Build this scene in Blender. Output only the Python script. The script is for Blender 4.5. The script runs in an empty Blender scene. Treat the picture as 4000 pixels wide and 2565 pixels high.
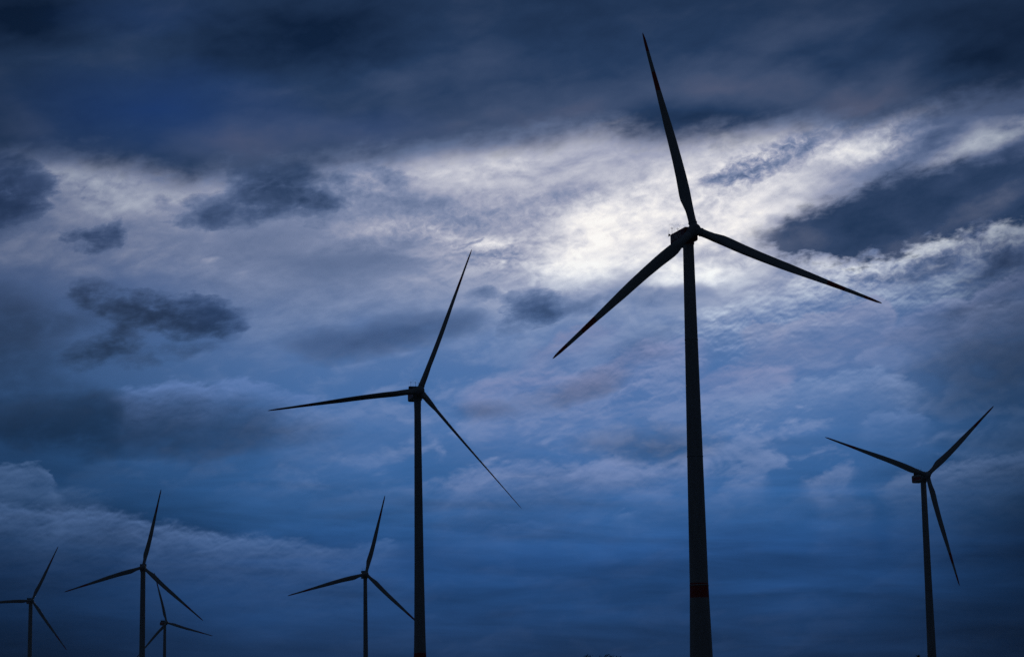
# Wind farm at dusk: seven wind turbines in silhouette under a heavy, back-lit cloud deck.
import bpy, bmesh, math, random
from mathutils import Vector, Matrix
R = math.radians
HAZE = 4e-5
S = bpy.context.scene
COL = S.collection
random.seed(7)

def lin(c):
    return tuple(((v/255)/12.92 if v/255 <= .04045 else ((v/255+.055)/1.055)**2.4) for v in c)

# ------------------------------------------------------------------ object helpers
def obj(name, bm, mats, parent=None, smooth=True, loc=None):
    me = bpy.data.meshes.new(name)
    bm.normal_update()
    bm.to_mesh(me); bm.free()
    for m in (mats if isinstance(mats, (list, tuple)) else [mats]):
        me.materials.append(m)
    for p in me.polygons:
        p.use_smooth = smooth
    o = bpy.data.objects.new(name, me)
    COL.objects.link(o)
    if parent: o.parent = parent
    if loc: o.location = loc
    return o

def tag(o, label=None, cat=None, group=None, kind=None):
    for k, v in (('label', label), ('category', cat), ('group', group), ('kind', kind)):
        if v: o[k] = v
    return o

def loft(bm, rings, cap0=True, cap1=True, mat=None):
    """rings: lists of points (same count); mat(i) gives the material index of band i."""
    vs = [[bm.verts.new(p) for p in r] for r in rings]
    n = len(rings[0])
    for i in range(len(vs)-1):
        for k in range(n):
            f = bm.faces.new((vs[i][k], vs[i][(k+1) % n], vs[i+1][(k+1) % n], vs[i+1][k]))
            if mat: f.material_index = mat(i)
    if cap0: bm.faces.new(list(reversed(vs[0]))).material_index = mat(0) if mat else 0
    if cap1: bm.faces.new(vs[-1]).material_index = mat(len(vs)-2) if mat else 0

def ring(c, r, n=32, axis='z'):
    out = []
    for k in range(n):
        a = 2*math.pi*k/n
        x, y = r*math.cos(a), r*math.sin(a)
        out.append({'z': (c[0]+x, c[1]+y, c[2]), 'y': (c[0]-x, c[1], c[2]+y), 'x': (c[0], c[1]+x, c[2]+y)}[axis])
    return out

def tube(bm, p, q, r0, r1=None, n=8):
    p, q = Vector(p), Vector(q)
    d = (q-p).normalized()
    a = d.orthogonal().normalized(); b = d.cross(a)
    r1 = r0 if r1 is None else r1
    loft(bm, [[c+(a*math.cos(2*math.pi*k/n)+b*math.sin(2*math.pi*k/n))*r for k in range(n)] for c, r in ((p, r0), (q, r1))])

def box(bm, lo, hi, bevel=0, seg=3):
    x0, y0, z0 = lo; x1, y1, z1 = hi
    t = bmesh.new()
    v = [t.verts.new(p) for p in ((x0,y0,z0),(x1,y0,z0),(x1,y1,z0),(x0,y1,z0),(x0,y0,z1),(x1,y0,z1),(x1,y1,z1),(x0,y1,z1))]
    for f in ((3,2,1,0),(4,5,6,7),(0,1,5,4),(1,2,6,5),(2,3,7,6),(3,0,4,7)):
        t.faces.new([v[i] for i in f])
    if bevel:
        bmesh.ops.bevel(t, geom=t.edges[:], offset=bevel, segments=seg, affect='EDGES', profile=.5)
    me = bpy.data.meshes.new('tmp'); t.to_mesh(me); t.free()
    bm.from_mesh(me); bpy.data.meshes.remove(me)

# ------------------------------------------------------------------ materials
def material(name, rgb, rough=.5, var=.12, scale=.6, stretch=(1, 1, .15), rgb2=None):
    m = bpy.data.materials.new(name); m.use_nodes = True
    nt = m.node_tree; b = nt.nodes['Principled BSDF']
    tc = nt.nodes.new('ShaderNodeTexCoord'); mp = nt.nodes.new('ShaderNodeMapping')
    mp.inputs['Scale'].default_value = stretch
    no = nt.nodes.new('ShaderNodeTexNoise'); no.inputs['Scale'].default_value = scale
    no.inputs['Detail'].default_value = 5
    rp = nt.nodes.new('ShaderNodeValToRGB')
    d = rgb2 or tuple(c*(1-2*var) for c in rgb)
    rp.color_ramp.elements[0].position = .3; rp.color_ramp.elements[0].color = (*d, 1)
    rp.color_ramp.elements[1].position = .7; rp.color_ramp.elements[1].color = (*rgb, 1)
    L = nt.links.new
    L(tc.outputs['Object'], mp.inputs['Vector']); L(mp.outputs['Vector'], no.inputs['Vector'])
    L(no.outputs['Fac'], rp.inputs['Fac']); L(rp.outputs['Color'], b.inputs['Base Color'])
    b.inputs['Roughness'].default_value = rough
    return m

M_PAINT = material('light_grey_paint', (.42, .44, .45), .5)
M_RED = material('signal_red_paint', (.50, .024, .012), .5)
M_STEEL = material('galvanised_steel', (.16, .17, .18), .5)
M_DARK = material('dark_grille', (.045, .048, .05), .7)
M_BODYRED = material('traffic_red_cover', (.30, .014, .012), .5)
M_LETTER = material('white_lettering', (.75, .75, .73), .6, .05)
M_GROUND = material('meadow_ground', (.050, .060, .028), .95, .3, .05, (1, 1, 1), (.028, .032, .016))
M_CONC = material('concrete_plinth', (.30, .29, .27), .9, .2, 2, (1, 1, 1))
M_BARK = material('grey_brown_bark', (.09, .07, .05), .9, .25, 6, (1, 1, .3))
M_LEAF = material('dark_green_leaves', (.055, .075, .025), .7, .25, 1.5, (1, 1, 1))

# ------------------------------------------------------------------ turbine parts (shared meshes)
NSEC = 28
CH = [(1.2,2.05),(2.2,2.15),(4,2.15),(5.5,2.35),(7,2.75),(8.5,3.15),(10,3.28),(12,3.22),(15,3.05),(20,2.80),(25,2.62),(29,2.45),(33,2.12),(37,1.82),(40,1.58),(43,1.38),(46,1.20),(49,1.08),(52,.95),(54,.82),(55.5,.62),(56.5,.38),(57,.07)]
LE = [(1.2,1.02),(2.2,1.08),(4,1.10),(7,1.28),(10,1.50),(12,1.60),(15,1.66),(20,1.64),(25,1.56),(29,1.42),(33,1.22),(37,1.02),(40,.88),(43,.76),(46,.64),(49,.54),(52,.46),(54,.38),(55.5,.28),(56.5,.10),(57,-.02)]
def interp(t, x):
    for (a, u), (b, v) in zip(t, t[1:]):
        if x <= b: return u+(v-u)*max(0, (x-a))/(b-a)
    return t[-1][1]
def blade_mesh():
    """span along +Z from the hub centre, upwind face towards -Y, leading edge towards +X"""
    st = sorted(set([1.2,2.2,3,4,4.75,5.5,6.25,7,7.75,8.5,9.25,10,11,12,13.5,15,17.5,20,22.5,25,27,29,31,33,35,37,38.5,39.9,40.1,41.5,43,44.5,45.5,45.7,47.5,49,50.5,51.3,51.5,52.6,54,54.8,55.5,56,56.5,56.8,57]))
    bm = bmesh.new(); rings = []
    for z in st:
        c, le = interp(CH, z), interp(LE, z)
        w = min(1, max(0, (z-3.2)/7)); w = w*w*(3-2*w)
        tw = R(13*max(0, 1-z/48)**1.5*w)
        thick = (1-w)*1.0+w*(.34 if z < 14 else .34-.17*min(1, (z-14)/26))
        pts = []
        for k in range(NSEC):
            a = 2*math.pi*k/NSEC
            s = .5-.5*math.cos(a)                     # 0 at the leading edge, 1 at the trailing edge
            yc = .5*math.sin(a)                       # circle
            s2 = max(0, min(1, s))
            ya = 5*.5*(.2969*math.sqrt(s2)-.126*s2-.3516*s2**2+.2843*s2**3-.1015*s2**4)*2*(1 if a < math.pi else -1)*1.0
            y = ((1-w)*yc+w*ya)*thick*c
            x = le-s*c
            xr = x*math.cos(tw)-y*math.sin(tw); yr = x*-math.sin(tw)-y*math.cos(tw)
            pts.append((xr, yr*1.0, z))
        rings.append(pts)
    def mat(i):
        zm = .5*(st[i]+st[i+1])
        return 1 if 40 < zm < 45.6 or zm > 51.4 else 0
    loft(bm, rings, mat=mat)
    bmesh.ops.recalc_face_normals(bm, faces=bm.faces)
    return bm

def hub_mesh(disc):
    bm = bmesh.new()
    prof = [(1.7,.9),(1.55,1.55),(1.0,1.78),(.2,1.84),(-.5,1.76),(-1.1,1.55),(-1.55,1.22),(-1.9,.8),(-2.05,.42),(-2.1,.02)]
    if disc:
        prof = [(1.7,.9),(1.5,1.45),(1.0,1.66),(.2,1.70),(-.6,1.62),(-1.15,1.35),(-1.4,.95),(-1.4,.62),(-1.62,.60),(-1.62,.46),(-1.5,.44),(-1.5,.02)]
    loft(bm, [ring((0, y, 0), r, 40, 'y') for y, r in prof])
    for k in range(3):                                # blade root collars
        m = Matrix.Rotation(2*math.pi*k/3, 3, 'Y')
        for z0, z1, r in ((.7, 1.9, 1.14), (1.9, 2.12, 1.22)):
            tube(bm, m @ Vector((0, 0, z0)), m @ Vector((0, 0, z1)), r, r, 32)
    bmesh.ops.recalc_face_normals(bm, faces=bm.faces)
    return bm

OVER = 4.5                                            # rotor plane in front of the tower axis
def nacelle_meshes(kind):
    """returns [(part name, bmesh, material)] about the hub height, rotor towards -Y"""
    out = []
    b = bmesh.new()
    if kind == 'slab':
        box(b, (-1.95, -2.4, -1.95), (1.95, 8.0, 1.75), .42, 3)
    else:
        box(b, (-2.2, -2.4, -2.1), (2.2, 8.4, 1.75), .62, 4)
    # bearing neck to the hub
    loft(b, [ring((0, y, 0), r, 32, 'y') for y, r in ((-2.2, 1.75), (-2.75, 1.5), (-3.0, 1.25))])
    # yaw ring under the body
    loft(b, [ring((0, 0, z), r, 32) for z, r in ((-2.75, 1.5), (-2.6, 1.62), (-1.9, 1.62))])
    bmesh.ops.recalc_face_normals(b, faces=b.faces)
    out.append(('body', b, M_BODYRED if kind == 'slab' else M_PAINT))
    if kind != 'slab':
        b = bmesh.new()                               # red band along both flanks
        for s in (-1, 1):
            box(b, (min(s*2.2, s*2.206), -1.6, -1.15), (max(s*2.2, s*2.206), 7.6, .45))
        box(b, (-1.5, 8.4, -1.15), (1.5, 8.406, .45))
        out.append(('red_band', b, M_RED))
        b = bmesh.new()
        box(b, (-2.3, 4.2, 1.6), (2.3, 5.7, 3.25), .12, 2)
        out.append(('cooler', b, M_DARK))
    else:
        b = bmesh.new()
        box(b, (-1.1, 1.2, 1.73), (1.1, 4.2, 1.95), .1, 2)
        out.append(('roof_hatch', b, M_DARK))
    zt = 1.75 if kind == 'slab' else 3.2
    ya = 7.4 if kind == 'slab' else 5.0
    for sx, h in ((-1.5, 2.0), (.2, 1.9), (1.6, 1.7)):
        b = bmesh.new()
        tube(b, (sx, ya, zt-.1), (sx, ya, zt+h), .06, .045)
        tube(b, (sx-.25, ya, zt+h*.75), (sx+.25, ya, zt+h*.75), .03)
        for s in (-1, 1):
            tube(b, (sx+s*.25, ya, zt+h*.75), (sx+s*.25, ya, zt+h*.75+.3), .07, .03)
        out.append(('anemometer_mast', b, M_STEEL))
    b = bmesh.new()                                   # lightning loops over the instruments
    for sx in (-1.5, .2, 1.6):
        pts = [(sx-.7, ya+.3, zt), (sx-.7, ya+.3, zt+2.5), (sx-.4, ya+.3, zt+2.85), (sx+.4, ya+.3, zt+2.85), (sx+.7, ya+.3, zt+2.5), (sx+.7, ya+.3, zt)]
        for p, q in zip(pts, pts[1:]): tube(b, p, q, .014, n=6)
    out.append(('lightning_loop', b, M_STEEL))
    b = bmesh.new()                                   # short rear boom with a warning lamp
    if kind == 'slab':
        tube(b, (-1.3, 7.6, zt+.05), (-1.3, 10.6, zt+.05), .09)
        box(b, (-1.5, 9.6, zt+.1), (-1.1, 10.0, zt+.55), .05, 1)
        tube(b, (-1.3, 10.5, zt), (-1.3, 10.5, zt+1.8), .025, n=6)
    else:
        tube(b, (-1.2, 2.5, 1.7), (-1.2, 2.5, 2.2), .12)
        box(b, (-1.42, 2.28, 2.2), (-.98, 2.72, 2.6), .08, 1)
    out.append(('warning_lamp', b, M_STEEL))
    return out

def lettering(parent, side):
    cu = bpy.data.curves.new('lettering', 'FONT')
    cu.body = 'BOREAS'; cu.size = 1.95; cu.extrude = .012; cu.offset = .03; cu.align_x = 'CENTER'; cu.align_y = 'CENTER'
    t = bpy.data.objects.new('lettering', cu); COL.objects.link(t)
    bpy.context.view_layer.update()
    me = bpy.data.meshes.new_from_object(t.evaluated_get(bpy.context.evaluated_depsgraph_get()))
    bpy.data.objects.remove(t); bpy.data.curves.remove(cu)
    me.materials.clear(); me.materials.append(M_LETTER)
    o = bpy.data.objects.new('lettering', me); COL.objects.link(o); o.parent = parent
    # left flank (x = -2.15): text runs from the rear towards the rotor
    if side < 0:
        o.matrix_local = Matrix.Translation((-1.956, 3.9, .25)) @ Matrix(((0, 0, -1, 0), (-1, 0, 0, 0), (0, 1, 0, 0), (0, 0, 0, 1)))
    else:
        o.matrix_local = Matrix.Translation((1.956, 3.9, .25)) @ Matrix(((0, 0, 1, 0), (1, 0, 0, 0), (0, 1, 0, 0), (0, 0, 0, 1)))
    return o

def tower_mesh(h, rtop, band, prof):
    """prof: (height fraction, radius); band: (z0, z1) painted red; flange ledges every ~28 m"""
    bm = bmesh.new()
    zs = set([0.0, h, band[0], band[1]])
    n = 26
    for i in range(n+1): zs.add(round(h*i/n, 3))
    zs = sorted(zs)
    rings = []; heights = []
    flanges = [h*.30, h*.56, h*.80]
    for z in zs:
        r = interp(prof, z/h)
        rings.append(ring((0, 0, z), r, 48)); heights.append(z)
    def mat(i):
        zm = .5*(heights[i]+heights[i+1])
        return 1 if band[0] < zm < band[1] else 0
    loft(bm, rings, mat=mat)
    for z in flanges:
        r = interp(prof, z/h)
        loft(bm, [ring((0, 0, z+d), r+e, 48) for d, e in ((-.16, .004), (-.15, .055), (.15, .055), (.16, .004))])
    bmesh.ops.recalc_face_normals(bm, faces=bm.faces)
    return bm

BLADE = blade_mesh()
BLADE_ME = bpy.data.meshes.new('blade'); BLADE.to_mesh(BLADE_ME); BLADE.free()
for m in (M_PAINT, M_RED): BLADE_ME.materials.append(m)
for p in BLADE_ME.polygons: p.use_smooth = True
PROTO = {}

def turbine(hub, rotz, phase, tilt, cone, pitch, kind, prof, band, label):
    a = Vector((math.sin(rotz), -math.cos(rotz)))      # the rotor faces this way
    base = Vector((hub[0], hub[1]))-a*OVER*math.cos(tilt)
    zc = hub[2]-OVER*math.sin(tilt)                     # shaft height over the tower
    root = bpy.data.objects.new('wind_turbine', None); COL.objects.link(root)
    root.location = (base.x, base.y, 0); root.rotation_euler = (0, 0, rotz)
    tag(root, label, 'wind turbine', 'wind turbines of the wind farm')
    h = zc-2.5
    t = obj('tower', tower_mesh(h, 1.5, band, prof), [M_PAINT, M_RED], root)
    pl = bmesh.new(); loft(pl, [ring((0, 0, z), r, 48) for z, r in ((-.3, 6.2), (.35, 6.2), (.45, 6.05))])
    obj('foundation', pl, M_CONC, root, smooth=False)
    d = bmesh.new(); rb = interp(prof, .012)
    box(d, (-.55, -rb-.10, .5), (.55, -rb+.3, 2.9), .05, 2)
    for k in range(3): box(d, (-.8, -rb-.45-.3*k, .0), (.8, -rb-.12-.3*k, .47-.15*k))
    obj('door', d, M_STEEL, root, smooth=False)
    # nacelle
    if kind not in PROTO:
        nc = bpy.data.objects.new('nacelle', None); COL.objects.link(nc); nc.parent = root
        for nm, b, m in nacelle_meshes(kind):
            obj(nm, b, m, nc, smooth=False)
        if kind == 'slab':
            lettering(nc, -1); lettering(nc, 1)
        PROTO[kind] = nc
    else:
        src = PROTO[kind]
        nc = src.copy(); COL.objects.link(nc); nc.parent = root
        for ch in list(src.children):
            c = ch.copy(); COL.objects.link(c); c.parent = nc
    nc.location = (0, 0, zc)
    # rotor
    hk = 'hub_'+kind
    T = Matrix.Translation((0, -OVER*math.cos(tilt), hub[2])) @ Matrix.Rotation(-tilt, 4, 'X') @ Matrix.Rotation(phase, 4, 'Y')
    if hk not in PROTO:
        PROTO[hk] = obj('hub', hub_mesh(kind == 'slab'), M_PAINT, root); ho = PROTO[hk]
    else:
        ho = PROTO[hk].copy(); COL.objects.link(ho); ho.parent = root
    ho.matrix_local = T
    for k in range(3):
        b = bpy.data.objects.new('blade', BLADE_ME); COL.objects.link(b); b.parent = root
        b.matrix_local = T @ Matrix.Rotation(2*math.pi*k/3, 4, 'Y') @ Matrix.Rotation(cone, 4, 'X') @ Matrix.Rotation(R(pitch), 4, 'Z')
    return root

turbine((49.4, 592.0, 133.8), R(18.8), R(-11.2), R(6.1), R(0.5), 0, 'slab',
        [(0.0, 3.6), (0.157, 3.01), (0.301, 2.46), (0.581, 2.07), (0.975, 1.49), (1.0, 1.46)], (36.0, 39.8),
        'tallest wind turbine, rotor against the bright cloud gap, white lettering on its red nacelle')
turbine((-34.1, 816.0, 125.5), R(13.1), R(20.8), R(3.8), R(3.9), -58, 'round',
        [(0.0, 3.06), (0.24, 2.27), (0.289, 2.07), (0.52, 1.68), (0.991, 1.2), (1.0, 1.35)], (26.9, 30.9),
        'second tallest wind turbine with thin feathered blades, left of the tallest one')
turbine((206.3, 1125.4, 125.3), R(17.9), R(49.1), R(8.1), R(-0.6), 5, 'round',
        [(0.0, 2.57), (0.29, 2.18), (0.607, 1.76), (1.0, 1.39), (1.0, 1.39)], (26.9, 30.4),
        'wind turbine alone right of the tallest one, turned sideways with its nacelle tail showing')
turbine((-263.3, 1598.4, 121.9), R(8.6), R(12.3), R(5.0), R(1.1), 0, 'round',
        [(0.0, 2.37), (0.498, 2.04), (0.974, 1.72), (1.0, 1.7)], (26.2, 29.7),
        'wind turbine facing straight forward in the lower left, overlapping a smaller one behind it')
turbine((-454.3, 2127.8, 132.4), R(25.9), R(25.6), R(5.1), R(3.0), 0, 'round',
        [(0.0, 2.25), (0.618, 1.97), (0.954, 1.82), (1.0, 1.8)], (28.5, 32.0),
        'small distant wind turbine farthest left, one blade cut by the picture edge')
turbine((-386.2, 2507.2, 128.9), R(35.2), R(-15.1), R(5.0), R(3.0), 0, 'round',
        [(0.0, 2.34), (0.725, 1.74), (0.947, 1.55), (1.0, 1.51)], (27.7, 31.2),
        'smallest and most distant wind turbine, partly hidden behind another tower in the lower left')
turbine((-104.9, 1581.3, 113.2), R(9.7), R(14.4), R(5.2), R(2.5), 0, 'round',
        [(0.0, 2.06), (0.507, 1.66), (0.989, 1.28), (1.0, 1.35)], (24.3, 27.8),
        'wind turbine in the lower middle whose right blade ends behind the second tallest tower')

# ------------------------------------------------------------------ ground and the small trees by the lower edge
g = bmesh.new()
nr = [0, 8, 25, 60, 120, 250, 500, 900, 1600, 2600, 4500, 9000, 18000, 30000]
prev = None
for r in nr:
    if r == 0:
        cur = [g.verts.new((0, 0, 0))]
    else:
        cur = [g.verts.new((r*math.cos(2*math.pi*k/96), r*math.sin(2*math.pi*k/96), .0)) for k in range(96)]
    if prev:
        for k in range(96):
            if len(prev) == 1: g.faces.new((prev[0], cur[k], cur[(k+1) % 96]))
            else: g.faces.new((prev[k], cur[k], cur[(k+1) % 96], prev[(k+1) % 96]))
    prev = cur
tag(obj('ground', g, M_GROUND, smooth=False), kind='structure')

def small_tree(loc, height, spread, sprigs, label):
    root = bpy.data.objects.new('small_tree', None); COL.objects.link(root); root.location = loc
    tag(root, label, 'tree', 'small trees at the edge of the field')
    tr = bmesh.new(); cr = bmesh.new()
    tips = []
    tube(tr, (0, 0, -.1), (.03, .02, height*.42), .085, .06)
    for k in range(16):
        a = k*2.4; z0 = height*(.22+.025*k)
        rr = spread*random.uniform(.45, 1)*(1-.03*k)
        p = Vector((.03, .02, min(z0, height*.42)))
        mid = Vector((rr*.5*math.cos(a), rr*.5*math.sin(a), z0+height*.12))
        q = Vector((rr*math.cos(a), rr*math.sin(a), min(height*.9, z0+height*random.uniform(.18, .36))))
        tube(tr, p, mid, .035, .022, 6); tube(tr, mid, q, .022, .008, 6)
        tips += [mid.lerp(q, f) for f in (.3, .6, .9)]
    for sx, sy, sz in sprigs:
        p = Vector((sx*.35, sy*.4, height*.7)); q = Vector((sx, sy, sz))
        tube(tr, Vector((.03, .02, height*.42)), p, .035, .02, 6); tube(tr, p, q, .018, .004, 6)
        for f in (.2, .4, .6, .75, .86, .95, 1.0):
            for j in range(4):
                leaf(cr, p.lerp(q, f)+Vector((random.gauss(0, .06), random.gauss(0, .06), random.gauss(0, .03))), random.uniform(.035, .06))
    for t in tips:
        for j in range(34):
            leaf(cr, t+Vector((random.gauss(0, .22), random.gauss(0, .22), random.gauss(0, .17))), random.uniform(.04, .075))
    obj('trunk', tr, M_BARK, root); obj('crown', cr, M_LEAF, root, smooth=False)

def leaf(bm, c, s):
    d = Vector((random.gauss(0, 1), random.gauss(0, 1), random.gauss(0, .7))).normalized()
    e = d.orthogonal().normalized(); e.rotate(Matrix.Rotation(random.uniform(0, 6.28), 3, d))
    f = d.cross(e)
    bm.faces.new([bm.verts.new(c+v) for v in (e*s, f*s*.45, -e*s, -f*s*.45)])

small_tree((2.85, 79.95, 0), 4.3, 1.5, [(-0.39, 0.01, 4.34), (-0.33, 0.11, 4.33), (0.32, 0.19, 4.32), (0.41, -0.02, 4.34), (0.09, 0.1, 4.31), (0.22, 0.19, 4.33), (0.47, -0.02, 4.33), (0.67, 0.07, 4.28)],
           'small leafy tree whose top twigs just reach the lower edge between the two tallest towers')
small_tree((13.79, 78.8, 0), 4.1, 1.3, [(-0.05, 0.01, 4.1), (0.05, -0.01, 4.11)],
           'small leafy tree whose tip barely shows beside the foot of the rightmost tower')

# thin dusk haze over the plain: one closed box round the camera and everything on the ground
hz = bmesh.new(); box(hz, (-30500, -30500, -1.5), (30500, 30500, 205))
M_HAZE = bpy.data.materials.new('dusk_haze'); M_HAZE.use_nodes = True
n_ = M_HAZE.node_tree; n_.nodes.clear()
pv = n_.nodes.new('ShaderNodeVolumePrincipled'); ou = n_.nodes.new('ShaderNodeOutputMaterial')
pv.inputs['Color'].default_value = (.50, .70, 1.0, 1); pv.inputs['Density'].default_value = HAZE
n_.links.new(pv.outputs['Volume'], ou.inputs['Volume'])
tag(obj('haze', hz, M_HAZE, smooth=False), kind='stuff')

# ------------------------------------------------------------------ sky: clear dusk blue, a thin bright veil, and cloud layers, all by bearing and elevation in degrees
SUN = (2.85, 12.53)
GLOW = [
    (8.2, 10.77, 5.62, 1.3, 9.0, 0.4),
    (12.16, 10.89, 3.24, 1.19, 9.0, 0.45),
    (5.71, 10.77, 3.24, 0.97, 5.0, 0.1),
    (-1.62, 12.88, 4.54, 1.41, 1.0, 0.1),
    (2.0, 11.52, 2.81, 0.76, 15.0, 0.22),
    (-0.5, 14.16, 4.54, 0.86, 7.0, 0.16),
    (-6.58, 11.6, 9.73, 2.38, 1.0, 0.12),
    (-11.44, 12.38, 4.54, 1.62, 1.0, 0.25),
    (2.69, 12.53, 7.35, 3.68, 7.0, 0.58),
    (2.24, 12.22, 1.84, 1.3, 41.0, 0.42),
    (3.26, 13.22, 3.24, 1.19, 11.0, 0.22),
    (1.03, 12.57, 2.49, 0.76, 1.0, 0.2),
    (6.29, 14.66, 2.49, 0.65, 5.0, 0.36),
    (8.36, 14.35, 3.68, 0.71, 17.0, 0.48),
    (5.01, 12.94, 2.38, 1.51, 1.0, 0.22),
    (7.56, 13.48, 2.59, 0.97, 23.0, 0.34),
    (3.1, 11.71, 3.03, 1.19, 11.0, 0.34),
    (5.42, 11.85, 1.95, 0.97, 11.0, 0.22),
    (4.93, 13.81, 2.81, 1.19, 11.0, 0.3),
    (6.44, 12.89, 1.84, 0.86, 26.0, 0.4),
    (0.62, 14.25, 4.54, 0.97, 9.0, 0.3),
    (-1.61, 14.07, 2.81, 0.76, 6.0, 0.26),
    (-4.05, 13.97, 2.38, 0.65, 7.0, 0.24),
    (-10.5, 13.73, 3.57, 0.97, -5.0, 0.6),
    (-11.68, 14.05, 1.19, 0.37, 1.0, 0.2),
    (-7.02, 13.42, 3.68, 1.19, 1.0, 0.3),
    (8.34, 11.46, 1.62, 0.48, 15.0, 0.5),
    (10.07, 11.63, 1.95, 0.43, 17.0, 0.85),
    (11.58, 11.9, 1.95, 0.43, 15.0, 0.95),
    (12.86, 12.12, 1.51, 0.54, 19.0, 1.0),
    (10.9, 11.07, 2.81, 0.65, 9.0, 0.3),
    (12.47, 14.55, 2.59, 0.43, 16.0, 1.0),
    (9.46, 14.55, 2.59, 0.48, 15.0, 0.5),
    (5.07, 11.43, 2.16, 0.76, 11.0, 0.34),
    (4.19, 11.3, 1.19, 0.37, 6.0, 0.32),
    (-0.97, 12.34, 1.3, 0.26, 1.0, 0.45),
    (-2.07, 12.67, 1.84, 0.37, 1.0, 0.22),
    (-3.61, 12.74, 1.84, 0.37, -3.0, 0.26),
    (0.46, 11.77, 1.73, 0.24, -7.0, 0.25),
    (-7.67, 11.87, 0.37, 0.1, 6.0, 0.35),
    (5.54, 12.28, 2.16, 1.3, 1.0, 0.2),
    (3.33, 11.92, 2.16, 0.97, 1.0, 0.18),
    (-2.41, 12.03, 0.65, 0.13, 1.0, 0.15),
    (2.65, 15.25, 0.65, 0.13, 11.0, 0.25),
]
MOTTLE = [
    (7.27, 14.46, 2.81, 0.54, 17.0, 0.8),
    (9.45, 14.45, 2.16, 0.65, 16.0, 0.8),
    (6.26, 13.97, 2.16, 0.76, 15.0, 0.9),
    (10.39, 11.63, 2.81, 0.65, 15.0, 1.1),
    (12.32, 11.84, 1.51, 0.76, 15.0, 1.0),
    (8.55, 11.29, 1.51, 0.54, 13.0, 0.6),
    (-2.18, 12.67, 3.24, 0.76, 1.0, 0.6),
    (-0.53, 12.01, 1.73, 0.54, 1.0, 0.6),
    (-4.05, 13.76, 2.81, 0.86, 1.0, 0.4),
    (0.6, 13.28, 2.59, 0.65, 1.0, 0.5),
    (3.16, 13.65, 2.59, 0.76, 11.0, 0.3),
    (4.9, 12.73, 1.95, 0.76, 11.0, 0.4),
]
RIPPLE = [
    (8.19, 10.45, 4.54, 1.41, 13.0, 1.0),
    (11.41, 10.62, 2.81, 1.3, 15.0, 1.0),
    (5.44, 9.48, 3.24, 1.3, 9.0, 0.7),
    (2.7, 8.7, 3.46, 1.3, 7.0, 0.6),
    (7.01, 8.03, 3.89, 1.3, 9.0, 0.6),
    (-0.53, 12.01, 3.24, 0.97, 1.0, 0.4),
]
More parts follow.
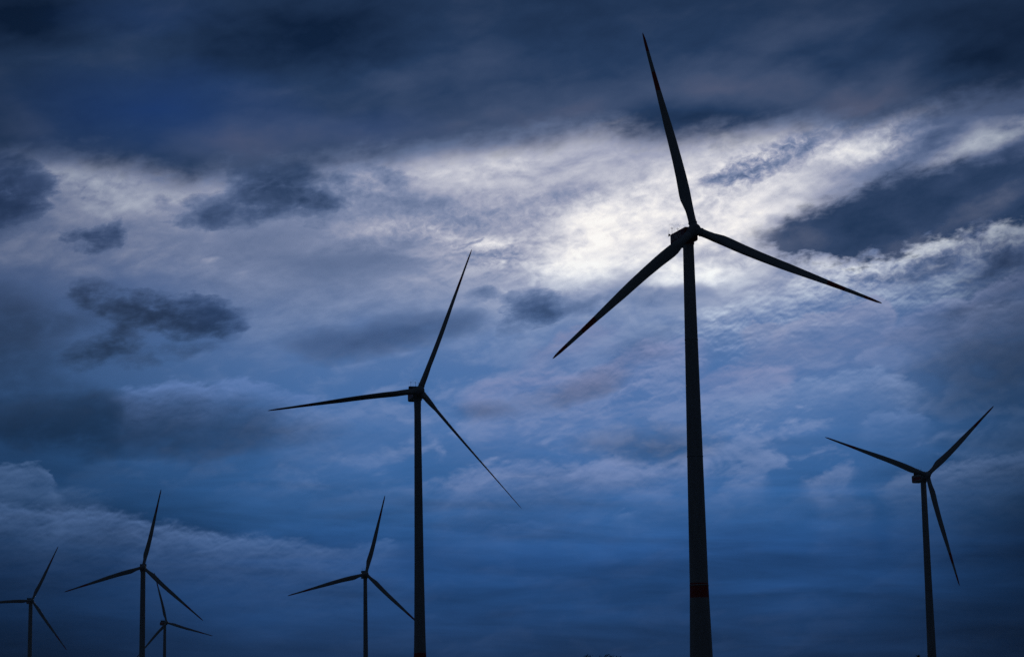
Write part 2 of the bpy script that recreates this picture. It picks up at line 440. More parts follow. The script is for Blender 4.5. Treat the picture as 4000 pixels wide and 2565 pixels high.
DARK = [
    (-5.92, 13.7, 1.82, 0.97, -7.0, 0.66),
    (-7.02, 13.42, 1.7, 0.73, 16.0, 0.33),
    (-6.31, 13.91, 1.39, 0.91, 1.0, 0.68),
    (-5.59, 13.52, 1.33, 0.51, -11.0, 0.88),
    (-4.91, 13.2, 0.51, 0.67, -34.0, 0.5),
    (-7.46, 13.18, 1.57, 0.56, 13.0, 0.68),
    (-8.05, 12.9, 0.85, 0.31, 6.0, 0.5),
    (-6.58, 13.11, 0.85, 0.48, 1.0, 0.39),
    (-10.5, 12.38, 0.8, 0.41, 9.0, 1.04),
    (-9.96, 12.58, 0.36, 0.41, 51.0, 0.66),
    (-10.9, 12.24, 0.48, 0.27, 1.0, 0.39),
    (-13.05, 13.44, 1.33, 1.45, 1.0, 1.1),
    (-12.52, 13.62, 0.73, 0.73, 1.0, 0.55),
    (-12.72, 12.98, 1.09, 0.48, 1.0, 0.66),
    (-10.58, 11.02, 0.75, 0.58, 1.0, 0.86),
    (-10.82, 10.78, 0.73, 0.48, 1.0, 0.5),
    (-8.79, 10.6, 2.3, 0.58, -2.0, 1.04),
    (-8.14, 10.57, 1.33, 0.51, -5.0, 0.77),
    (-9.49, 10.7, 0.97, 0.51, 1.0, 0.55),
    (-7.49, 10.33, 0.73, 0.44, -19.0, 0.55),
    (-9.91, 9.97, 1.15, 0.51, 29.0, 0.66),
    (-10.49, 9.69, 1.33, 0.58, 19.0, 0.68),
    (-9.1, 9.5, 1.33, 0.41, 11.0, 0.44),
    (-7.98, 9.88, 1.33, 0.48, -7.0, 0.33),
    (0.53, 10.73, 0.75, 0.63, 1.0, 0.94),
    (0.68, 10.53, 0.85, 0.48, 1.0, 0.5),
    (1.43, 10.8, 0.97, 0.53, 1.0, 0.4),
    (0.04, 10.21, 0.54, 0.44, 41.0, 0.39),
    (-0.55, 11.1, 0.77, 0.29, 1.0, 0.46),
    (2.2, 10.87, 1.09, 0.44, 11.0, 0.28),
    (6.04, 13.85, 1.21, 0.39, 15.0, 0.55),
    (7.04, 14.17, 1.57, 0.44, 19.0, 0.37),
    (5.48, 13.78, 0.61, 0.29, 11.0, 0.33),
    (7.82, 14.43, 1.33, 0.39, 21.0, 0.29),
    (11.08, 11.53, 1.09, 0.44, 9.0, 0.83),
    (12.74, 11.75, 1.09, 0.48, 11.0, 0.77),
    (9.67, 11.11, 0.97, 0.41, -4.0, 0.55),
    (11.9, 11.97, 0.61, 0.29, 11.0, 0.55),
    (8.75, 11.07, 0.73, 0.27, 1.0, 0.39),
    (10.37, 11.2, 0.61, 0.24, 1.0, 0.44),
    (12.28, 11.1, 1.33, 0.27, 11.0, 0.39),
    (12.93, 11.38, 0.85, 0.36, 11.0, 0.55),
    (12.98, 14.11, 1.45, 0.41, 16.0, 0.39),
    (11.08, 14.51, 1.33, 0.36, 16.0, 0.33),
    (13.25, 14.72, 0.85, 0.36, 16.0, 0.33),
    (10.12, 14.83, 1.45, 0.29, 15.0, 0.33),
    (2.93, 15.29, 0.73, 0.17, 13.0, -0.22),
    (-0.15, 11.92, 0.73, 0.15, -5.0, 0.5),
    (-1.08, 12.29, 0.61, 0.12, 13.0, 0.44),
    (-3.16, 13.95, 0.73, 0.36, -4.0, 0.5),
    (-4.05, 13.76, 0.73, 0.29, 1.0, 0.39),
    (-4.38, 13.97, 0.48, 0.27, 1.0, 0.33),
    (-3.5, 13.33, 1.33, 0.48, 1.0, 0.37),
    (-2.17, 13.43, 1.33, 0.56, -7.0, 0.4),
    (-3.6, 14.24, 0.73, 0.19, 1.0, 0.22),
    (-10.92, 13.35, 0.48, 0.17, 11.0, 0.39),
    (-8.98, 13.29, 0.36, 0.41, 61.0, 0.33),
    (-11.99, 13.74, 0.48, 0.48, 1.0, 0.44),
    (-11.14, 13.66, 0.15, 0.36, 1.0, 0.33),
]
SOFT = [
    (-11.35, 7.83, 3.41, 0.79, 1.0, 0.55),
    (-8.5, 7.9, 3.41, 0.68, -2.0, 0.44),
    (-8.95, 10.19, 2.27, 0.68, 1.0, 0.11),
    (-6.14, 13.97, 1.7, 0.79, 1.0, 0.44),
    (-12.98, 10.5, 1.82, 0.79, 1.0, 0.99),
    (-11.4, 10.35, 1.36, 0.39, 5.0, 0.55),
    (-12.86, 9.71, 2.04, 0.79, 1.0, 0.99),
    (-12.63, 8.92, 2.27, 0.75, 1.0, 0.88),
    (-9.45, 7.84, 5.45, 1.02, -1.0, 2.09),
    (-9.98, 7.68, 3.63, 0.57, 1.0, 0.55),
    (-10.73, 8.52, 1.02, 0.68, 1.0, 0.55),
    (-7.85, 7.63, 2.95, 0.62, 1.0, 0.55),
    (-11.87, 7.5, 3.41, 0.79, 1.0, 0.66),
    (-2.59, 10.25, 1.93, 0.7, 5.0, 1.04),
    (-4.07, 9.86, 1.82, 0.59, 7.0, 0.94),
    (-1.38, 10.38, 1.14, 0.45, -3.0, 0.61),
    (-5.27, 9.99, 1.02, 0.34, 1.0, 0.39),
    (3.47, 7.17, 2.38, 0.7, -1.0, 0.88),
    (2.1, 8.73, 1.36, 0.45, 27.0, 0.83),
    (1.27, 8.46, 1.14, 0.39, 11.0, 0.5),
    (3.26, 9.49, 1.25, 0.41, 1.0, 0.46),
    (3.93, 9.96, 1.7, 0.34, 9.0, 0.33),
    (-0.7, 8.06, 0.91, 0.45, 1.0, 0.5),
    (12.59, 9.18, 2.95, 0.85, 7.0, 0.83),
    (12.13, 8.35, 3.41, 1.02, 1.0, 0.66),
    (-0.27, 8.11, 1.02, 0.34, 1.0, 0.28),
    (1.49, 13.37, 1.7, 0.62, 7.0, 0.35),
    (0.25, 12.64, 1.93, 0.52, -9.0, 0.33),
    (-1.62, 12.88, 2.61, 0.68, 5.0, 0.33),
    (-4.83, 11.82, 2.5, 0.57, 1.0, 0.37),
    (-3.29, 12.03, 1.82, 0.68, 1.0, 0.39),
    (-6.36, 12.46, 2.04, 0.39, 1.0, 0.24),
    (5.31, 11.86, 1.59, 0.39, 9.0, 0.46),
    (3.3, 10.95, 1.7, 0.39, 1.0, 0.5),
    (4.84, 10.9, 1.82, 0.39, 5.0, 0.44),
    (11.92, 10.27, 1.7, 0.45, 9.0, 0.61),
    (12.37, 10.88, 1.48, 0.45, 11.0, 0.44),
    (13.04, 11.48, 1.59, 0.91, 1.0, 0.44),
    (12.64, 10.02, 2.27, 0.68, 7.0, 0.66),
    (10.82, 9.59, 1.82, 0.34, 7.0, 0.39),
    (-6.99, 7.04, 3.75, 0.57, -1.0, 0.5),
    (-5.49, 7.73, 1.7, 0.68, 1.0, 0.28),
]
SLABTONE = [
    (12.38, 12.89, 1.84, 0.43, 19.0, 0.55),
    (10.09, 11.91, 2.81, 0.43, 13.0, 0.4),
    (9.35, 12.32, 2.16, 0.65, 11.0, -0.05),
    (7.5, 12.2, 1.19, 0.65, 11.0, 0.35),
    (11.57, 13.68, 2.16, 0.32, 11.0, 0.15),
    (12.63, 13.66, 1.3, 0.43, 11.0, -0.1),
]
DECKTONE = [
    (-7.03, 14.86, 4.97, 0.81, 1.0, 0.38),
    (1.2, 15.42, 3.24, 0.54, 5.0, 0.15),
    (-5.26, 17.49, 4.54, 1.41, 6.0, -0.42),
    (-12.3, 17.92, 2.81, 1.19, 1.0, -0.45),
    (-9.88, 15.65, 3.24, 1.19, 1.0, -0.18),
    (-2.59, 16.38, 5.62, 0.76, 3.0, 0.22),
    (-1.59, 15.36, 4.97, 0.86, 4.0, 0.4),
    (5.9, 16.07, 3.57, 0.81, -3.0, 0.55),
    (1.55, 15.84, 2.81, 0.65, 5.0, 0.32),
    (7.94, 17.39, 3.89, 0.97, 16.0, 0.12),
    (10.31, 16.3, 3.24, 0.65, 23.0, 0.3),
    (12.58, 16.45, 2.38, 1.62, 21.0, -0.35),
    (11.77, 17.25, 3.57, 0.76, 11.0, -0.12),
    (4.76, 15.26, 2.81, 0.43, 4.0, -0.18),
    (8.41, 15.46, 2.16, 0.43, 16.0, 0.35),
    (0.69, 17.78, 3.24, 0.97, 1.0, -0.05),
    (-7.93, 17.76, 1.73, 0.65, 11.0, 0.12),
    (-11.85, 17.11, 2.16, 0.65, 1.0, 0.12),
    (9.5, 15.45, 2.59, 0.43, 18.0, 0.4),
    (11.47, 15.8, 2.16, 0.38, 16.0, 0.25),
    (7.14, 16.59, 2.38, 0.54, 26.0, -0.2),
    (-12.45, 15.09, 1.41, 0.76, 1.0, 0.2),
]
DECKBLUE = [
    (-9.22, 15.62, 4.54, 1.41, 1.0, 0.8),
    (-4.15, 15.26, 2.81, 0.65, 1.0, 0.3),
    (-9.58, 17.93, 2.7, 0.65, 1.0, 0.3),
]
DECK = [(-20.21, 13.65), (-15.16, 14.09), (-13.07, 14.31), (-12.12, 14.45), (-10.94, 14.39), (-9.85, 14.14), (-8.55, 13.89), (-7.68, 14.12), (-6.58, 14.26), (-5.04, 14.27), (-3.94, 14.55), (-2.16, 14.77), (-0.48, 14.86), (0.97, 15.04), (2.31, 15.22), (3.42, 14.97), (4.52, 14.83), (5.63, 14.87), (6.74, 14.99), (7.85, 15.12), (8.94, 15.03), (10.25, 15.14), (11.66, 15.37), (13.3, 15.54), (16.42, 15.5), (21.43, 15.08)]
SLAB_TOP = [(5.98, 12.42), (7.09, 12.65), (7.75, 12.96), (8.42, 13.2), (9.3, 13.48), (10.17, 13.72), (11.04, 13.84), (12.12, 13.94), (13.21, 14.03), (16.32, 14.06)]
SLAB_BOT = [(5.98, 12.26), (6.62, 11.97), (7.27, 11.78), (8.24, 11.54), (9.1, 11.57), (9.86, 11.72), (10.73, 11.91), (11.59, 12.07), (12.44, 12.2), (13.11, 12.32), (16.22, 12.51)]
SLAB_AMP = [(5.56, 0), (6.55, 0.5), (7.09, 0.9), (7.75, 1), (16.2, 1)]
RIBBONS = [
    ([(-15.93, 5.94), (-12.87, 5.79), (-11.95, 5.67), (-11.39, 5.69), (-10.65, 5.68), (-9.9, 5.56), (-9.33, 5.38), (-8.95, 5.25), (-8.65, 5.31), (-8.01, 5.12), (-7.25, 5.03), (-6.48, 5.02), (-5.72, 4.87), (-4.42, 4.68), (-2.8, 4.75)], [(-15.91, 0.35), (-12.86, 0.4), (-11.52, 0.6), (-9.74, 0.6), (-6.99, 0.7), (-5.27, 0.5), (-3.77, 0.36), (-2.69, 0.1), (-1.72, 0)], 0.67, 0.18, (92, 122, 172)),
    ([(-13.92, 6.73), (-12.89, 6.74), (-12.52, 6.71), (-12.09, 6.74), (-11.78, 6.65), (-11.57, 6.43), (-11.43, 6.03)], [(-13.92, 0.5), (-12.89, 0.6), (-12.17, 0.72), (-11.73, 0.72), (-11.54, 0.3), (-11.33, 0)], 0.45, 0.09, (84, 112, 156)),
    ([(-13.5, 6.35), (-12.88, 6.3), (-12.37, 6.24), (-11.74, 6.13), (-10.8, 6.14), (-9.75, 5.93)], [(-13.5, 0.45), (-12.88, 0.5), (-11.84, 0.4), (-10.49, 0.25), (-9.75, 0)], 0.43, 0.17, (76, 104, 146)),
    ([(-10.42, 8.54), (-9.78, 8.67), (-9.24, 8.75), (-8.49, 8.88), (-7.86, 8.81), (-7.37, 8.85), (-6.98, 8.93), (-6.22, 8.81), (-5.66, 8.63), (-5.09, 8.45), (-4.4, 8.37)], [(-10.47, 0), (-9.79, 0.5), (-8.5, 0.75), (-7.0, 0.8), (-5.7, 0.75), (-4.84, 0.4), (-4.18, 0)], 0.56, 0.11, (98, 128, 182)),
    ([(-6.57, 8.11), (-5.49, 8.22), (-4.19, 8.14), (-2.66, 8.25), (-1.57, 8.13), (-0.92, 7.96)], [(-7.0, 0), (-5.7, 0.5), (-3.86, 0.6), (-2.23, 0.65), (-1.35, 0.35), (-0.59, 0)], 0.65, 0.17, (108, 134, 182)),
    ([(6.32, 9.78), (6.87, 10.06), (7.27, 10.22), (7.78, 10.39), (8.35, 10.4), (8.91, 10.55), (9.3, 10.68), (9.69, 10.39), (9.89, 10.11)], [(6.13, 0), (6.89, 0.5), (8.29, 0.6), (9.37, 0.6), (9.85, 0.4), (10.06, 0)], 0.61, 0.1, (142, 150, 184)),
    ([(9.89, 10.14), (10.6, 10.37), (11.35, 10.6), (11.72, 10.45), (11.92, 10.75), (12.67, 10.93), (13.22, 11.04)], [(9.8, 0), (10.34, 0.45), (11.5, 0.45), (12.99, 0.3), (13.8, 0.1)], 0.43, 0.1, (130, 142, 180)),
    ([(11.27, 10.01), (11.9, 10.3), (12.46, 10.39), (13.0, 10.54), (14.03, 10.68)], [(11.19, 0), (11.82, 0.4), (12.99, 0.3), (14.01, 0.1)], 0.43, 0.1, (118, 134, 172)),
    ([(5.67, 9.8), (6.12, 10.08), (6.55, 10.18), (7.09, 10.02)], [(5.63, 0), (6.12, 0.55), (6.77, 0.4), (7.2, 0)], 0.48, 0.1, (150, 156, 186)),
    ([(5.43, 9.16), (6.53, 9.45), (7.61, 9.62), (9.23, 9.77), (10.84, 9.88), (12.97, 10.05)], [(4.8, 0), (6.11, 0.55), (8.7, 0.6), (10.83, 0.45), (12.95, 0.15)], 0.5, 0.22, (122, 136, 176)),
    ([(4.75, 8.1), (5.4, 8.24), (6.56, 8.36), (7.13, 8.57), (7.89, 8.76), (8.55, 8.85), (9.21, 8.88), (9.77, 8.62), (10.34, 8.44)], [(3.57, 0), (4.34, 0.2), (5.42, 0.55), (7.04, 0.75), (8.65, 0.8), (9.5, 0.7), (10.03, 0.35), (10.56, 0)], 0.67, 0.13, (122, 146, 190)),
    ([(4.77, 8.82), (5.21, 8.97), (5.65, 9.07), (6.51, 9.09), (7.1, 8.97)], [(3.8, 0), (4.56, 0.3), (5.21, 0.65), (6.51, 0.7), (7.05, 0.4), (7.37, 0)], 0.5, 0.13, (136, 146, 186)),
    ([(8.27, 7.39), (8.98, 7.65), (9.36, 7.83), (9.73, 7.79), (10.46, 7.61), (11.02, 7.35)], [(8.24, 0), (8.93, 0.5), (9.57, 0.6), (10.52, 0.45), (11.15, 0)], 0.48, 0.1, (98, 128, 178)),
    ([(6.93, 5.94), (7.37, 6.16), (7.67, 6.23), (8.05, 6.49), (8.39, 6.55), (8.66, 6.48), (8.96, 6.15)], [(6.9, 0), (7.49, 0.55), (8.13, 0.75), (8.66, 0.7), (9.08, 0)], 0.52, 0.11, (112, 134, 178)),
    ([(9.05, 5.83), (9.75, 6.21), (10.32, 6.29), (11.29, 6.47), (12.78, 6.64), (13.79, 6.7)], [(8.98, 0), (9.72, 0.6), (10.67, 0.6), (12.77, 0.35), (13.77, 0.3)], 0.61, 0.15, (96, 120, 162)),
    ([(4.78, 5.74), (5.17, 5.99), (5.48, 6.11), (5.97, 6.16), (6.62, 6.22)], [(4.68, 0), (5.22, 0.5), (5.76, 0.6), (6.4, 0.4), (6.83, 0)], 0.37, 0.11, (104, 130, 178)),
    ([(-2.25, 6.09), (-1.6, 6.38), (-0.62, 6.63), (0.36, 6.78), (1.45, 6.68), (2.54, 6.78), (3.4, 6.61), (4.27, 6.72), (5.13, 6.8)], [(-2.57, 0), (-1.59, 0.55), (-0.29, 0.7), (2.1, 0.75), (4.26, 0.75), (5.13, 0.4), (5.56, 0)], 0.5, 0.19, (124, 144, 190)),
    ([(-1.69, 7.7), (-0.6, 7.85), (0.61, 7.99), (2.13, 8.06), (3.23, 8.2), (4.54, 8.38)], [(-2.23, 0), (-0.92, 0.5), (1.04, 0.6), (4.31, 0.65), (5.39, 0.2), (6.15, 0)], 0.65, 0.19, (118, 140, 186)),
    ([(-1.24, 8.72), (-0.47, 8.89), (0.3, 9.05), (1.39, 8.94), (2.49, 9.24), (3.71, 9.75), (4.8, 9.83)], [(-1.45, 0), (-0.58, 0.55), (1.06, 0.5), (2.7, 0.6), (4.33, 0.65), (4.99, 0)], 0.71, 0.19, (138, 146, 186)),
    ([(0.42, 9.67), (1.41, 10.02), (2.41, 10.3), (3.28, 10.22)], [(0.32, 0), (1.42, 0.5), (2.41, 0.4), (3.5, 0)], 0.43, 0.17, (150, 146, 178)),
    ([(2.34, 5.31), (2.67, 5.51), (2.93, 5.42)], [(2.23, 0), (2.67, 0.5), (3.04, 0)], 0.19, 0.06, (100, 132, 184)),
    ([(-0.64, 5.16), (0.12, 5.22), (0.98, 5.12)], [(-0.75, 0), (0.06, 0.35), (1.09, 0)], 0.17, 0.11, (84, 118, 176)),
    ([(7.45, 5.54), (7.93, 5.63), (8.17, 5.54)], [(7.4, 0), (7.93, 0.35), (8.25, 0)], 0.15, 0.08, (90, 122, 176)),
    ([(-3.66, 4.78), (-3.13, 4.86), (-2.8, 4.79)], [(-3.77, 0), (-3.13, 0.45), (-2.69, 0)], 0.17, 0.08, (92, 126, 180)),
    ([(-6.35, 7.42), (-5.27, 7.3), (-3.87, 7.19), (-2.67, 7.07)], [(-6.99, 0), (-5.49, 0.35), (-3.87, 0.4), (-2.46, 0)], 0.65, 0.32, (92, 124, 176)),
]

W = bpy.data.worlds.new('World'); S.world = W
W.use_nodes = True
NT = W.node_tree; NT.nodes.clear()
L = NT.links.new
def put(sock, v):
    if isinstance(v, (int, float)): sock.default_value = v
    elif isinstance(v, (tuple, list)): sock.default_value = tuple(v)+((1,) if len(v) == 3 and sock.type == 'RGBA' else ())
    else: L(v, sock)
def ma(op, a, b=None, c=None, clamp=False):
    n = NT.nodes.new('ShaderNodeMath'); n.operation = op; n.use_clamp = clamp
    put(n.inputs[0], a)
    if b is not None: put(n.inputs[1], b)
    if c is not None: put(n.inputs[2], c)
    return n.outputs[0]
add = lambda a, b: ma('ADD', a, b)
sub = lambda a, b: ma('SUBTRACT', a, b)
mul = lambda a, b: ma('MULTIPLY', a, b)
mad = lambda a, b, c: ma('MULTIPLY_ADD', a, b, c)
def vm(op, a, b=None, scale=None):
    n = NT.nodes.new('ShaderNodeVectorMath'); n.operation = op
    put(n.inputs[0], a)
    if b is not None: put(n.inputs[1], b)
    if scale is not None: put(n.inputs['Scale'], scale)
    return n.outputs[0]
def sstep(x, a, b, lo=0, hi=1):
    n = NT.nodes.new('ShaderNodeMapRange'); n.interpolation_type = 'SMOOTHSTEP'; n.clamp = True
    put(n.inputs['Value'], x)
    for nm, v in (('From Min', a), ('From Max', b), ('To Min', lo), ('To Max', hi)): put(n.inputs[nm], v)
    return n.outputs['Result']
def noise(vec, scale, detail=5, rough=.55, dist=0, off=0, color=False):
    n = NT.nodes.new('ShaderNodeTexNoise'); n.noise_dimensions = '3D'
    n.inputs['Scale'].default_value = scale; n.inputs['Detail'].default_value = detail
    n.inputs['Roughness'].default_value = rough; n.inputs['Distortion'].default_value = dist
    v = vm('ADD', vec, (0, 0, off)) if off else vec
    L(v, n.inputs['Vector'])
    return n.outputs['Color' if color else 'Fac']
def mix(f, a, b, mode='MIX'):
    n = NT.nodes.new('ShaderNodeMix'); n.data_type = 'RGBA'; n.blend_type = mode; n.clamp_factor = True
    put(n.inputs[0], f); put(n.inputs[6], a); put(n.inputs[7], b)
    return n.outputs[2]
def curve(x, pts, x0, x1, y0, y1):
    """piecewise curve y(x) through pts"""
    n = NT.nodes.new('ShaderNodeFloatCurve')
    c = n.mapping.curves[0]
    P = sorted((min(1, max(0, (px-x0)/(x1-x0))), min(1, max(0, (py-y0)/(y1-y0)))) for px, py in pts)
    P = ([(0.0, P[0][1])] if P[0][0] > .004 else [])+P+([(1.0, P[-1][1])] if P[-1][0] < .996 else [])
    while len(c.points) < len(P): c.points.new(.5, .5)
    for q, (a, b) in zip(c.points, P):
        q.location = (a, b); q.handle_type = 'AUTO_CLAMPED'
    n.mapping.extend = 'HORIZONTAL'
    n.mapping.update()
    put(n.inputs['Factor'], 1.0)
    L(ma('MULTIPLY_ADD', x, 1/(x1-x0), -x0/(x1-x0), True), n.inputs['Value'])
    return mad(n.outputs['Value'], y1-y0, y0)
def blobs(vec, lst, start=0.0):
    acc = start
    for (a, e, ra, re, rot, amp) in lst:
        n = NT.nodes.new('ShaderNodeTexGradient'); n.gradient_type = 'SPHERICAL'
        t = n.texture_mapping; t.vector_type = 'TEXTURE'
        t.translation = (a, e, 0); t.rotation = (0, 0, R(rot)); t.scale = (ra, re, 1)
        L(vec, n.inputs['Vector'])
        acc = mad(n.outputs['Fac'], amp, acc)
    return acc

tc = NT.nodes.new('ShaderNodeTexCoord')
D = vm('NORMALIZE', tc.outputs['Generated'])
sx = NT.nodes.new('ShaderNodeSeparateXYZ'); L(D, sx.inputs[0])
AZ = mul(ma('ARCTAN2', sx.outputs[0], sx.outputs[1]), 180/math.pi)
EL = mul(ma('ARCSINE', sx.outputs[2]), 180/math.pi)
def combine(x, y, z=0.0):
    n = NT.nodes.new('ShaderNodeCombineXYZ'); put(n.inputs[0], x); put(n.inputs[1], y); put(n.inputs[2], z)
    return n.outputs[0]
P0 = combine(AZ, EL)
# streaky noise space: clouds lie flat and drift up towards the right
ca, sa = math.cos(R(9)), math.sin(R(9))
Q = combine(add(mul(AZ, ca*.62), mul(EL, sa*.62)), add(mul(AZ, -sa*1.25), mul(EL, ca*1.25)), 3.7)
def warp(vec, scale, amp, off, detail=4, rough=.55):
    c = noise(Q, scale, detail, rough, 0, off, True)
    d = vm('MULTIPLY', vm('SUBTRACT', c, (.5, .5, .5)), (amp*1.35, amp*.8, 0))
    return vm('ADD', vec, d)
PW = warp(P0, .55, 1.5, 11)                 # gentle
PX = warp(warp(P0, .5, 1.1, 21), 2.2, .85, 31, 5, .6)   # ragged
sw = NT.nodes.new('ShaderNodeSeparateXYZ'); L(PW, sw.inputs[0]); AZW, ELW = sw.outputs[0], sw.outputs[1]
sw = NT.nodes.new('ShaderNodeSeparateXYZ'); L(PX, sw.inputs[0]); AZX, ELX = sw.outputs[0], sw.outputs[1]
PS = warp(P0, 2.4, .42, 41, 5, .62)         # finely ragged, no large shift
sw = NT.nodes.new('ShaderNodeSeparateXYZ'); L(PS, sw.inputs[0]); AZS, ELS = sw.outputs[0], sw.outputs[1]

N1 = noise(Q, .42, 5, .52, .3, 1.3)
N2 = noise(Q, 1.25, 6, .53, .35, 5.1)
N3 = noise(Q, 3.4, 5, .54, .25, 9.4)
c1, c2, c3 = sub(N1, .5), sub(N2, .5), sub(N3, .5)
# relief: which side of a billow faces the light above
r2 = sub(N2, noise(vm('ADD', Q, (.03, .20, 0)), 1.25, 6, .53, .35, 5.1))
r3 = sub(N3, noise(vm('ADD', Q, (.012, .075, 0)), 3.4, 5, .54, .25, 9.4))
# fleecy cells of the thin high cloud, rounder and patchy
QI = combine(mad(AZ, .9, mul(EL, .25)), mad(EL, 1.25, mul(AZ, -.22)), 8.2)
cell = sub(noise(QI, 2.6, 6, .56, .5, 2.2), .5)
fleece = mul(sub(noise(QI, 4.2, 5, .60, .5, 12.2), .5), blobs(PW, MOTTLE))
patchy = sstep(noise(Q, .7, 3, .5, 0, 17.0), .40, .62)

# how much light reaches each bearing: falls away from the hidden sun
LAT = curve(AZ, [(-180,.05),(-90,.05),(-40,.10),(-20,.18),(-13.2,.32),(-10,.48),(-6.5,.78),(-3,.95),(1,1),(5,1),(8.6,.86),(10.2,.62),(11.7,.40),(13,.28),(20,.16),(40,.09),(90,.05),(180,.05)], -180, 180, 0, 1)
LAT = ma('POWER', LAT, sstep(EL, 5.0, 9.0, 1.0, .58))
LATH = ma('POWER', LAT, .9)

def ramp(x, stops, x0, x1, interp='EASE'):
    n = NT.nodes.new('ShaderNodeValToRGB'); n.color_ramp.interpolation = interp
    els = n.color_ramp.elements
    while len(els) < len(stops): els.new(.5)
    for e, (p, c) in zip(els, sorted(stops)):
        e.position = (p-x0)/(x1-x0); e.color = (*lin(c), 1)
    L(ma('MULTIPLY_ADD', x, 1/(x1-x0), -x0/(x1-x0), True), n.inputs['Fac'])
    return n.outputs['Color']

# clear air between the clouds
clear = ramp(add(EL, mul(c1, 1.2)), [(-6,(14,26,44)),(-.5,(14,32,58)),(1.0,(22,50,92)),(2.3,(28,60,106)),(3.4,(33,73,127)),(4.4,(37,80,138)),(5.5,(46,94,153)),(6.6,(56,104,164)),(7.7,(66,112,172)),(9.3,(82,120,176)),(11.5,(96,124,176)),(16,(60,84,136)),(24,(22,34,58)),(60,(13,19,33))], -6, 60, 'LINEAR')
sky = NT.nodes.new('ShaderNodeTexSky'); sky.sky_type = 'NISHITA'; sky.sun_disc = False
sky.sun_elevation = R(SUN[1]); sky.sun_rotation = R(SUN[0])
nish = vm('MULTIPLY', sky.outputs['Color'], (.0007, .0018, .0050))
clear = mix(.08, clear, nish)
# low stratus streaks near the horizon
QS = combine(mul(AZ, .16), mad(EL, 1.15, mul(AZ, .03)), 4.4)
streak = sub(noise(QS, 1.1, 5, .55, .4, 3.0), .5)
clear = vm('SCALE', clear, scale=mul(LAT, mad(mul(streak, sstep(EL, 9, 4.5)), 1.5, 1.0)))

# cloud darkness: soft masses and ragged scud
s = blobs(PW, SOFT); gate = ma('MULTIPLY', s, 3.0, None, True)
s = mul(s, ma('MAXIMUM', mad(c3, .9, mad(c2, 2.2, mad(c1, 1.2, 1.0))), .05))
dsoft = sub(1.0, ma('EXPONENT', mul(ma('MAXIMUM', sub(s, .06), 0), -1.25)))
s = blobs(PX, DARK); gate = ma('MULTIPLY', s, 3.0, None, True)
s = mul(s, ma('MAXIMUM', mad(c3, 2.4, mad(c2, 2.8, 1.0)), .04))
dcrisp = sub(1.0, ma('EXPONENT', mul(ma('MAXIMUM', sub(s, .09), 0), -1.5)))
DK = sub(1.0, mul(sub(1.0, mul(dsoft, .75)), sub(1.0, dcrisp)))

# thin bright veil lit by the sun behind it: one brightness value, from thick and dark to thin and white
G = blobs(PW, GLOW, .04)
gain = mad(ma('MINIMUM', ma('MAXIMUM', G, 0), 1.1), 1.0, .42)
nz = add(add(mul(c2, .62), mul(c3, .20)), add(mul(r2, .40), mul(r3, .16)))
nz = mad(mul(mul(cell, patchy), sstep(G, .1, .7)), .80, nz)
ripple = mul(r3, blobs(PW, RIPPLE))
nz = add(nz, mul(ripple, 2.0))
nz = add(nz, mul(mul(c2, .5), blobs(PW, RIPPLE)))
V = mad(nz, gain, mul(G, mad(c1, .6, 1.0)))
V = add(V, mul(fleece, 1.8))
V = sub(V, mul(DK, mad(gain, .68, .40)))
veil = ramp(V, [(-1.1,(30,50,82)),(-.6,(48,68,101)),(-.3,(78,97,133)),(.0,(106,122,156)),(.2,(129,141,172)),(.42,(160,165,188)),(.7,(196,198,211)),(1.0,(229,228,233)),(1.25,(250,247,245)),(1.4,(255,253,250))], -1.1, 1.4, 'LINEAR')
veil = vm('SCALE', veil, scale=LATH)
veil = vm('MULTIPLY', veil, mix(LATH, (.70, .94, 1.26), (1.0, 1.0, 1.0)))
veil = vm('MULTIPLY', veil, mix(sstep(EL, 12.5, 9.0), (1.0, 1.0, 1.0), (.78, .98, 1.14)))
va = sstep(add(add(EL, curve(AZ, [(-40,-2),(-13,-2),(-9.5,-1.6),(-6,0),(7,0),(9.5,-.9),(12.5,-1.5),(40,-1.5)], -40, 40, -3, 3)), add(mul(c1, 2.2), mul(c2, 1.6))), 8.5, 11.2)
va = mul(va, sstep(EL, 17, 30, 1, .2))

# broken grey-blue sheets in the middle and lower sky, and clouds with a lit upper edge that fades below
cov = mul(sstep(add(add(N2, mul(c1, .8)), mul(ripple, .6)), .45, .64), curve(EL, [(-2,0),(2.5,.03),(4.2,.03),(5.5,.05),(6.3,.50),(7,.66),(9,.6),(11,.3),(13,0),(30,0)], -5, 30, 0, 1))
cov = mul(cov, curve(AZ, [(-40,.4),(-13,.15),(-8,.3),(-6,.4),(-3,.8),(0,1),(8,1),(12,.6),(40,.5)], -40, 40, 0, 1))
low = mul(cov, mad(r3, .4, mad(r2, 2.2, mad(ripple, 2.6, .62))))
lowc = vm('MULTIPLY', vm('SCALE', lin((130, 150, 194)), scale=LATH), mix(LATH, (.55, 1.0, 1.25), (1.0, 1.0, 1.0)))
ribs = []
for i, (top, ampc, dec, soft, colr) in enumerate(RIBBONS):
    d = sub(curve(AZS, top, -22, 22, -3, 27), ELS)
    d = add(d, mul(c3, .50))
    f = mul(sstep(d, -soft, soft*1.2), ma('EXPONENT', mul(ma('MAXIMUM', d, 0), -1/dec)))
    f = mul(f, ma('MAXIMUM', curve(AZW, ampc, -22, 22, 0, 1), 0))
    ribs.append((mul(f, mad(r3, 2.0, mad(c2, 1.6, 1.0))), colr))
C = mix(ma('MULTIPLY', low, .92, None, True), clear, lowc)
C = vm('SCALE', C, scale=sub(1.0, mul(DK, .80)))
C = mix(va, C, veil)
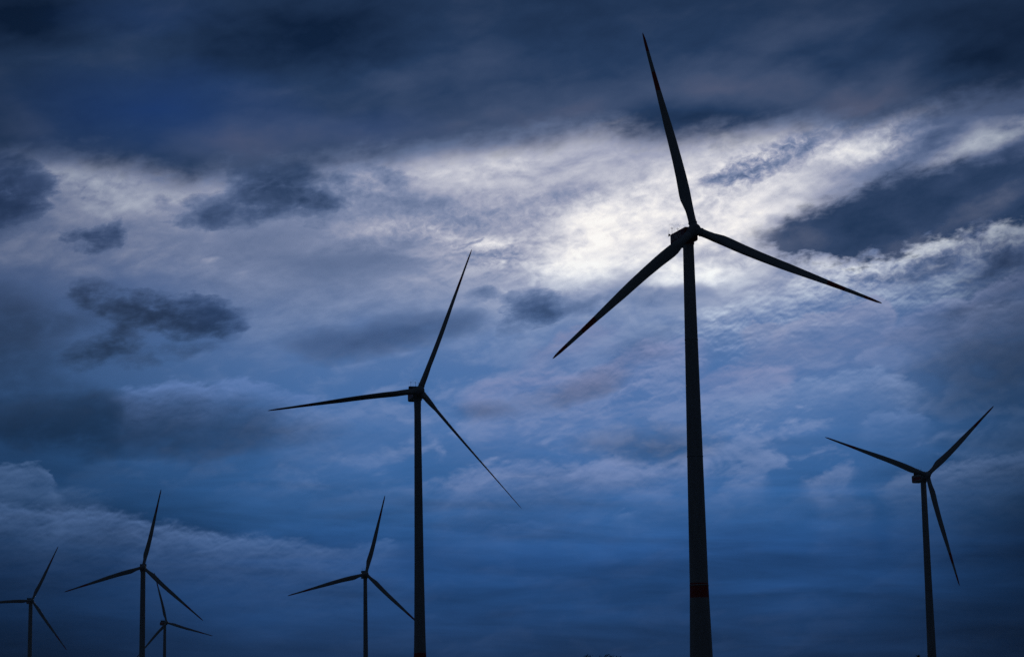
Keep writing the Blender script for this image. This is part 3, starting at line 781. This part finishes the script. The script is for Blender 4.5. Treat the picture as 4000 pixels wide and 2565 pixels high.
for f, colr in ribs:
    C = mix(ma('MULTIPLY', f, 1.0, None, True), C, lin(colr))

# the long dark slab right of the big rotor
slab = mul(sstep(add(sub(curve(AZS, SLAB_TOP, -22, 22, -3, 27), ELS), mul(c3, .9)), -.26, .32), sstep(add(sub(ELX, curve(AZX, SLAB_BOT, -22, 22, -3, 27)), mul(c3, 1.6)), -.22, .26))
slab = mul(slab, curve(AZW, SLAB_AMP, -22, 22, 0, 1))
tone = add(blobs(PW, SLABTONE, .22), mad(c3, .35, mul(c2, .75)))
C = mix(slab, C, ramp(tone, [(0,(32,54,86)),(.4,(50,69,102)),(1,(94,103,128))], 0, 1, 'LINEAR'))

# the high dark deck over everything
edge = curve(AZW, DECK, -22, 22, -3, 27)
d = add(sub(ELS, edge), add(mul(c2, 1.1), mul(c3, .45)))
da = mul(sstep(d, -.55, .50), 1.0)
tone = add(blobs(PW, DECKTONE, .40), add(mul(c1, .6), mad(r2, .10, mul(c2, .26))))
deck = ramp(tone, [(0,(17,36,64)),(.4,(39,61,95)),(.7,(62,79,111)),(1.0,(82,91,119))], 0, 1, 'LINEAR')
deck = mix(ma('MULTIPLY', blobs(PW, DECKBLUE), .8, None, True), deck, lin((32, 64, 122)))
deck = vm('SCALE', deck, scale=curve(AZ, [(-180,.12),(-60,.2),(-22,.5),(-13,.72),(-8,.95),(0,1),(8,.95),(13,.66),(22,.55),(60,.2),(180,.12)], -180, 180, 0, 1))
deck = vm('SCALE', deck, scale=curve(EL, [(-5,1),(15.5,1),(18,.84),(20,.7),(30,.4),(90,.28)], -5, 90, 0, 1))
C = mix(da, C, deck)
# behind the viewer the overcast is an even dark grey
C = mix(sstep(ma('ABSOLUTE', AZ), 30, 75, 0, .8), C, (.012, .018, .030))
bg = NT.nodes.new('ShaderNodeBackground'); L(C, bg.inputs['Color']); bg.inputs['Strength'].default_value = 1.0
W.cycles.sampling_method = 'MANUAL'; W.cycles.sample_map_resolution = 512
wo = NT.nodes.new('ShaderNodeOutputWorld'); L(bg.outputs[0], wo.inputs['Surface'])

# ------------------------------------------------------------------ sun behind the clouds, camera, output
sl = bpy.data.lights.new('Sun', 'SUN'); sl.energy = .15; sl.angle = R(14); sl.color = (1, .93, .84)
so = bpy.data.objects.new('Sun', sl); COL.objects.link(so)
a, e = R(SUN[0]), R(SUN[1])
sd = Vector((math.sin(a)*math.cos(e), math.cos(a)*math.cos(e), math.sin(e)))
so.rotation_euler = sd.to_track_quat('Z', 'Y').to_euler()

cam = bpy.data.cameras.new('Camera'); co = bpy.data.objects.new('Camera', cam); COL.objects.link(co)
cam.sensor_width = 36; cam.lens = 36*5300/2402
cam.clip_start = .1; cam.clip_end = 80000
p = R(10.16); r = R(1.0)
fw = Vector((0, math.cos(p), math.sin(p))); u0 = Vector((0, -math.sin(p), math.cos(p))); r0 = Vector((1, 0, 0))
up = u0*math.cos(r)+r0*math.sin(r); rt = r0*math.cos(r)-u0*math.sin(r)
co.matrix_world = Matrix(((rt.x, up.x, -fw.x, 0), (rt.y, up.y, -fw.y, 0), (rt.z, up.z, -fw.z, 1.7), (0, 0, 0, 1)))
S.camera = co
S.render.engine = 'CYCLES'
S.cycles.use_denoising = False
S.cycles.max_bounces = 3
S.cycles.use_adaptive_sampling = True; S.cycles.adaptive_threshold = .008; S.cycles.adaptive_min_samples = 16
S.view_settings.view_transform = 'Standard'
S.view_settings.look = 'None'
S.view_settings.exposure = 0
S.view_settings.gamma = 1
